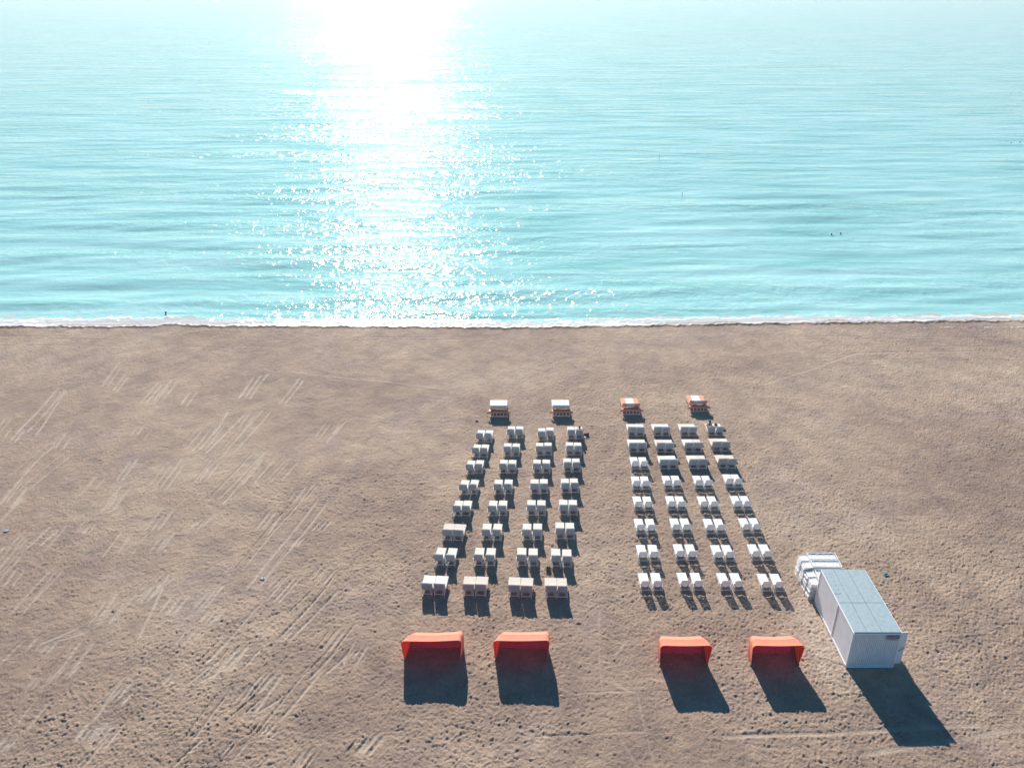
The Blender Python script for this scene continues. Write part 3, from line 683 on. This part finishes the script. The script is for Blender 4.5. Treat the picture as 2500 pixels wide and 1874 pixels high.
# ------------------------------------------------------------------ stacked spare loungers behind the container
def make_stacked():
    root = empty('stacked_lounger'); L = 1.72; W = .62
    f = MB()
    for s in (-1, 1): f.box((L / 2, s * (W / 2 - .03), .06), (L, .05, .09), bev=.01)
    for x in (.03, L - .03): f.box((x, 0, .06), (.05, W - .12, .08))
    f.build('frame', M_white, root)
    p = MB()
    n = 11
    for i in range(n): p.box((.08 + (L - .16) * (i + .5) / n, 0, .04), ((L - .16) / n - .012, W - .11, .02))
    p.build('seat_slats', M_slat, root)
    rb_ = MB()
    for x in (.2, .52, .62, 1.0, 1.28, 1.55): rb_.tube([(x, -W / 2 + .05, .075), (x + .05, 0, .085), (x - .02, W / 2 - .05, .075)], .012, 5)
    rb_.build('underside_ribs', M_white, root)
    b = MB()
    for i in range(4): b.box((-.09 - .11 * i, 0, -.06 - .012 * i), (.10, W - .10, .02))
    for s in (-1, 1): b.tube([(.05, s * (W / 2 - .05), .03), (-.06, s * (W / 2 - .05), -.05), (-.50, s * (W / 2 - .07), -.10)], .02)
    b.build('backrest', M_slat, root)
    for x in (.25, L - .2):
        lg = MB()
        for s in (-1, 1): lg.tube([(x, s * (W / 2 - .01), .05), (x + .05, s * (W / 2 + .005), -.06)], .017)
        lg.build('leg_pair', M_white, root)
    return root
st0 = make_stacked(); first = True; sr = random.Random(9)
STK = [(37.80, 11, 'the stack nearest the container'), (38.47, 11, 'the second stack behind the container'), (39.14, 12, 'the third stack behind the container'), (39.81, 12, 'the stack farthest from the container')]
for k, (sy, n, where) in enumerate(STK):
    for j in range(n):
        o = st0 if first else copy_tree(st0); first = False
        o.location = (17.75 + sr.uniform(-.045, .045) + .004 * j - .06 * k * 0, sy, .10 + .110 * j); o.rotation_euler = (0, 0, R(sr.uniform(-1.2, 1.2)))
        pos = 'topmost white lounger in ' if j == n - 1 else ('bottom white lounger in ' if j == 0 else f'white lounger, {ORD[j]} from the sand, in ')
        tag(o, pos + where, 'stacked lounger', 'spare loungers stacked behind the container')

# ------------------------------------------------------------------ people
def skin_mesh(name, verts, edges, m, parent=None, root_i=0, sub=1):
    me = bpy.data.meshes.new(name); bm = bmesh.new(); lay = bm.verts.layers.skin.verify()
    vs = []
    for i, (co, r) in enumerate(verts):
        v = bm.verts.new(co); v[lay].radius = r if isinstance(r, tuple) else (r, r); v[lay].use_root = (i == root_i); vs.append(v)
    for a, b_ in edges: bm.edges.new((vs[a], vs[b_]))
    bm.to_mesh(me); bm.free()
    tmp = bpy.data.objects.new(name + '_tmp', me); COL.objects.link(tmp)
    s_ = tmp.modifiers.new('skin', 'SKIN'); s_.use_smooth_shade = True
    u = tmp.modifiers.new('sub', 'SUBSURF'); u.levels = u.render_levels = sub
    dg = bpy.context.evaluated_depsgraph_get(); nm = bpy.data.meshes.new_from_object(tmp.evaluated_get(dg)); nm.name = name
    bpy.data.objects.remove(tmp); bpy.data.meshes.remove(me)
    nm.materials.clear(); nm.materials.append(m)
    o = bpy.data.objects.new(name, nm); COL.objects.link(o)
    if parent: o.parent = parent
    return o
def figure(pose, mskin, name='person'):
    """pose: dict of joint positions in metres; returns the body as one continuous surface"""
    P = pose; V = []; E = []; ix = {}
    def J(n, co, r, par=None):
        ix[n] = len(V); V.append((co, r))
        if par is not None: E.append((ix[par], ix[n]))
    J('pelvis', P['pelvis'], (.15, .11)); J('waist', P['waist'], (.12, .09), 'pelvis'); J('chest', P['chest'], (.15, .10), 'waist')
    J('neck', P['neck'], .055, 'chest'); J('chin', P['chin'], (.075, .08), 'neck'); J('crown', P['crown'], (.085, .095), 'chin')
    for s in ('L', 'R'):
        J('sh' + s, P['sh' + s], .055, 'chest'); J('el' + s, P['el' + s], .040, 'sh' + s); J('wr' + s, P['wr' + s], .027, 'el' + s)
        w_, e_ = Vector(P['wr' + s]), Vector(P['el' + s]); d = (w_ - e_).normalized()
        side = d.cross(Vector((0, 0, 1))); side = side.normalized() if side.length > .05 else Vector((1, 0, 0))
        J('pa' + s, w_ + d * .07, (.038, .018), 'wr' + s)
        for k in range(4):
            a = w_ + d * .12 + side * (.026 * (k - 1.5)); ln = (.055, .07, .065, .05)[k]
            J(f'f{k}a' + s, a, .009, 'pa' + s); J(f'f{k}b' + s, a + d * ln * .6 + Vector((0, 0, -.008)), .008, f'f{k}a' + s); J(f'f{k}c' + s, a + d * ln + Vector((0, 0, -.022)), .007, f'f{k}b' + s)
        th = w_ + d * .045 - side * .045; J('ta' + s, th, .011, 'pa' + s); J('tb' + s, th + d * .035 - side * .02, .009, 'ta' + s)
        J('hi' + s, P['hi' + s], .085, 'pelvis'); J('kn' + s, P['kn' + s], .055, 'hi' + s); J('an' + s, P['an' + s], .036, 'kn' + s); J('to' + s, P['to' + s], (.042, .025), 'an' + s)
    return skin_mesh(name, V, E, mskin)
def ball(c, r, n=10, m=7, M=None):
    mb = MB(); vs = []; fs = []
    for i in range(m + 1):
        t = math.pi * i / m
        for j in range(n):
            a = 2 * math.pi * j / n; p = Vector((r[0] * math.sin(t) * math.cos(a), r[1] * math.sin(t) * math.sin(a), r[2] * math.cos(t)))
            if M is not None: p = M @ p
            vs.append(Vector(c) + p)
    for i in range(m):
        for j in range(n): fs.append((i * n + j, i * n + (j + 1) % n, (i + 1) * n + (j + 1) % n, (i + 1) * n + j))
    return mb.add(vs, fs)
def face(parent, c, fwd):
    """eyes, nose, mouth and ears on the head centred at c, looking along +Y"""
    c = Vector(c); x = Vector((1, 0, 0))
    MB().tube([c + fwd * .088 + Vector((0, 0, .015)), c + fwd * .118 + Vector((0, 0, -.022)), c + fwd * .09 + Vector((0, 0, -.03))], [.008, .014, .010]).build('nose', M_skin, parent)
    for s in (-1, 1):
        ball(c + fwd * .086 + x * s * .034 + Vector((0, 0, .012)), (.013, .008, .008), 8, 5).build('eye', M_dark, parent)
        ball(c + x * s * .088, (.010, .022, .032), 8, 5).build('ear', M_skin, parent)
    MB().tube([c + fwd * .088 + x * -.025 + Vector((0, 0, -.055)), c + fwd * .095 + Vector((0, 0, -.056)), c + fwd * .088 + x * .025 + Vector((0, 0, -.055))], .006).build('mouth', M_orange_seat, parent)
def place(o, base, off, sc, rz=0):
    mw = Matrix.Translation(base.location) @ Matrix.Rotation(base.rotation_euler.z, 4, 'Z') @ Matrix.Translation(off)
    o.location = mw.translation; o.rotation_euler = (0, 0, base.rotation_euler.z + rz); o.scale = (sc,) * 3
# seated, leaning forward a little, facing the sea, on the left lounger of the far right pair
zse = .42
pose = dict(pelvis=(0, 0, zse + .12), waist=(0, .03, zse + .30), chest=(0, .07, zse + .52), neck=(0, .11, zse + .66), chin=(0, .16, zse + .72), crown=(0, .15, zse + .84),
            shL=(-.19, .08, zse + .57), elL=(-.25, .18, zse + .32), wrL=(-.13, .40, zse + .26), shR=(.19, .08, zse + .57), elR=(.25, .18, zse + .32), wrR=(.13, .40, zse + .26),
            hiL=(-.10, .05, zse + .09), knL=(-.13, .44, zse + .22), anL=(-.11, .78, zse + .06), toL=(-.11, .93, zse + .04), hiR=(.10, .05, zse + .09), knR=(.12, .44, zse + .20), anR=(.11, .76, zse + .06), toR=(.12, .91, zse + .04))
woman = figure(pose, M_skin); L0 = LOUNGERS[(1, 0, 6)]
place(woman, L0, Vector((-.10, .42, 0)), .86)
tag(woman, 'person with long dark hair sitting up on a lounger, facing the sea', 'person')
face(woman, (0, .155, zse + .79), Vector((0, 1, 0)))
hb_ = ball((0, .125, zse + .83), (.105, .115, .12)); hb_.v += []; hh = hb_.tube([(0, .07, zse + .86), (0, .01, zse + .72), (0, -.03, zse + .56), (0, -.04, zse + .46)], [.09, .10, .085, .04], 9).build('hair', M_hair, woman, smooth=True)
MB().tube([(0, -.005, zse + .02), (0, .0, zse + .14), (0, .015, zse + .22)], [.15, .175, .13], 12).build('bikini_bottom', M_swim, woman, smooth=True)
MB().tube([(0, .055, zse + .40), (0, .065, zse + .47)], [.165, .168], 12).build('bikini_top', M_tealc, woman, smooth=True)
# reclining against the backrest, only hair, elbows and legs showing from behind
zr = .43
pose = dict(pelvis=(0, .34, zr + .10), waist=(0, .26, zr + .24), chest=(0, .17, zr + .42), neck=(0, .12, zr + .56), chin=(0, .13, zr + .62), crown=(0, .08, zr + .74),
            shL=(-.19, .16, zr + .46), elL=(-.36, .20, zr + .30), wrL=(-.26, .40, zr + .20), shR=(.19, .16, zr + .46), elR=(.37, .18, zr + .32), wrR=(.26, .38, zr + .20),
            hiL=(-.10, .38, zr + .08), knL=(-.13, .74, zr + .14), anL=(-.11, 1.06, zr + .05), toL=(-.13, 1.13, zr + .14), hiR=(.10, .38, zr + .08), knR=(.13, .74, zr + .12), anR=(.11, 1.06, zr + .05), toR=(.13, 1.13, zr + .14))
man = figure(pose, M_skin); L1 = LOUNGERS[(0, 0, 7)]
place(man, L1, Vector((0, .09, 0)), .90)
tag(man, 'person lying back on a cushioned lounger, dark hair above the backrest', 'person')
face(man, (0, .105, zr + .68), Vector((0, 1, 0)))
ball((0, .065, zr + .72), (.105, .11, .115)).build('hair', M_hair, man, smooth=True)
MB().tube([(0, .24, zr + .04), (0, .34, zr + .10), (0, .44, zr + .10)], [.14, .175, .16], 12).build('swim_shorts', M_navy, man, smooth=True)
def soft(name, p, d, m, label, cat, rz=0, strap=None):
    root = empty(name, p, rz); tag(root, label, cat)
    o = MB().box((0, 0, d[2] / 2), d, bev=min(d) * .4).build('bag_body' if strap else 'cloth', m, root, smooth=True)
    for v in o.data.vertices: v.co += Vector((random.uniform(-.02, .02), random.uniform(-.02, .02), random.uniform(-.015, .015)))
    if strap: MB().tube([(-d[0] * .3, 0, d[2] * .9), (-d[0] * .15, 0, d[2] * 1.5), (d[0] * .15, 0, d[2] * 1.5), (d[0] * .3, 0, d[2] * .9)], .014).build('handle', strap, root)
    return root
p = ground(1431, 1062); soft('beach_bag', (p.x, p.y, -.02), (.42, .30, .24), M_swim, 'dark maroon beach bag on the sand right of the reclining person', 'bag', .4, M_dark)
p = ground(1428, 1067); soft('towel', (p.x - .02, p.y - .1, -.02), (.20, .34, .10), M_cush[1], 'small white towel on the sand beside the maroon bag', 'towel', .3)
p = ground(1766, 1051); soft('beach_bag', (p.x, p.y, -.02), (.34, .26, .18), M_navy, 'small dark bag on the sand right of the seated person', 'bag', -.3, M_dark)
L2 = LOUNGERS[(1, 0, 7)]; mw = Matrix.Translation(L2.location) @ Matrix.Translation((-.12, .95, .43))
soft('beach_bag', mw.translation, (.26, .22, .16), M_navy, 'navy bag lying on the lounger right of the seated person', 'bag', .2, M_dark)
mw = Matrix.Translation(L0.location) @ Matrix.Translation((.16, 1.0, .43)); soft('towel', mw.translation, (.24, .36, .05), M_cush[1], 'white towel at the foot of the seated person\'s lounger', 'towel', .1)

# swimmers far out
def swimmer(px, py, label, face_rz=0.0, col=None):
    p = ground(px, py, SEA_Z)
    V = [((0, 0, -.15), (.17, .11)), ((0, 0, .02), (.13, .09)), ((0, 0, .12), .055), ((0, .02, .19), (.075, .08)), ((0, .01, .31), (.085, .095)), ((-.18, 0, .0), .06), ((-.24, .06, -.18), .045), ((.18, 0, .0), .06), ((.24, .06, -.18), .045)]
    o = skin_mesh('person', V, [(0, 1), (1, 2), (2, 3), (3, 4), (1, 5), (5, 6), (1, 7), (7, 8)], M_skin)
    o.location = (p.x, p.y, SEA_Z - .17); o.rotation_euler = (0, 0, face_rz); o.scale = (1.05,) * 3
    tag(o, label, 'person', 'bathers in the sea')
    face(o, (0, .015, .25), Vector((0, 1, 0)))
    ball((0, -.012, .275), (.104, .108, .105)).build('hair', M_hair, o, smooth=True)
swimmer(2030, 573, 'left bather of the pair standing nearest the shore at right')
swimmer(2052, 571, 'right bather of the pair standing nearest the shore at right', .5)
swimmer(2468, 228, 'left bather of the farthest pair by the right edge')
swimmer(2490, 226, 'right bather of the farthest pair by the right edge', .4)
swimmer(2468, 350, 'left bather of the middle pair near the right edge')
swimmer(2490, 348, 'right bather of the middle pair near the right edge', .5)
swimmer(405, 765, 'lone bather close to the foam at the left of the beach', 1.0)
# thin marker posts out in the water
for px, py, hh_, tilt, label in [(1609, 390, .9, 0, 'thin dark post in the water, upper of the two right of centre'), (1665, 480, .75, 0, 'thin dark post in the water, lower of the two right of centre'),
                                 (753, 474, .75, -.2, 'leaning thin post in the glitter left of centre'), (640, 91, 1.9, -.2, 'leaning thin post far out near the top of the glitter'),
                                 (363, 250, 1.0, 0, 'thin upright post far out in pale water at left'), (2319, 14, 3.0, 0, 'thin post on the far water at upper right')]:
    p = ground(px, py, SEA_Z); r_ = .035 * max(1, hh_)
    root = empty('marker_post', (p.x, p.y, SEA_Z)); root.rotation_euler = (0, tilt, 0)
    tag(root, label, 'marker post', 'thin posts standing in the sea')
    MB().tube([(0, 0, -1.0), (0, 0, hh_ * .9)], [r_, r_ * .8], 8).build('pole', M_navy, root)
    MB().tube([(0, 0, hh_ * .9), (0, 0, hh_ * .96), (0, 0, hh_)], [r_ * 1.5, r_ * 1.5, r_ * .4], 8).build('cap', M_dark, root)

# scraps and a weed tuft on the sand
M_paper = mat('white_paper', (.75, .77, .80), .8); M_weed = mat('green_weed', (.07, .10, .04), .8)
def scrap(px, py, m, label, s=.16):
    p = ground(px, py); n = 7; rr = random.Random(int(px)); vs = []; fs = []
    for j in range(n):
        for i in range(n): vs.append(((i / (n - 1) - .5) * s + rr.uniform(-.01, .01), (j / (n - 1) - .5) * s * .8, .03 + rr.uniform(-.02, .035)))
    fs = [(j * n + i, j * n + i + 1, (j + 1) * n + i + 1, (j + 1) * n + i) for j in range(n - 1) for i in range(n - 1)]
    o = MB().add(vs, fs).build('litter_scrap', m); o.location = (p.x, p.y, zat(p.x, p.y) + .02); tag(o, label, 'litter', 'scraps of litter on the sand')
    md = o.modifiers.new('thickness', 'SOLIDIFY'); md.thickness = .006
scrap(15, 1296, M_paper, 'white scrap on the sand by the left edge', .30)
scrap(641, 1411, M_paper, 'white scrap beside the wheel tracks left of the loungers', .28)
scrap(2162, 1403, M_tealc, 'flat teal scrap on the sand right of the container', .30)
scrap(1164, 1028, M_navy, 'small navy scrap on the sand below the leftmost daybed', .22)
def weed(px, py, label, sc=1.0):
    p = ground(px, py); mb = MB(); rr = random.Random(int(px + py))
    for k in range(46):
        a = rr.uniform(0, 6.28); l = rr.uniform(.08, .24) * sc; t = rr.uniform(.3, 1.2); d = Vector((math.cos(a) * math.sin(t), math.sin(a) * math.sin(t), math.cos(t))); b0 = Vector((rr.uniform(-.1, .1), rr.uniform(-.1, .1), 0)) * sc
        sd2 = Vector((-math.sin(a), math.cos(a), 0)) * .018 * sc
        mb.add([b0 - sd2, b0 + sd2, b0 + d * l * .6 + sd2 * 1.4, b0 + d * l, b0 + d * l * .6 - sd2 * 1.4], [(0, 1, 2, 3, 4)])
    o = mb.build('weed_tuft', M_weed); o.location = (p.x, p.y, zat(p.x, p.y)); tag(o, label, 'weed', 'small weeds on the sand')
weed(1339, 1392, 'small green weed by the fourth column of the left block', 1.3)
weed(1352, 1372, 'smaller green weed just above the other in the left block', .8)

# ------------------------------------------------------------------ sea haze
hz = MB().box((0, 3000, 14), (16000, 13000, 40)).build('haze', bpy.data.materials.new('sea_haze')); tag(hz, kind='stuff')
hm = hz.data.materials[0]; hm.use_nodes = True; ht = hm.node_tree; ht.nodes.clear()
pv = ht.nodes.new('ShaderNodeVolumePrincipled'); pv.inputs['Color'].default_value = (.86, .95, 1, 1); pv.inputs['Density'].default_value = .00035; pv.inputs['Anisotropy'].default_value = .25
ho = ht.nodes.new('ShaderNodeOutputMaterial'); ht.links.new(pv.outputs[0], ho.inputs['Volume'])
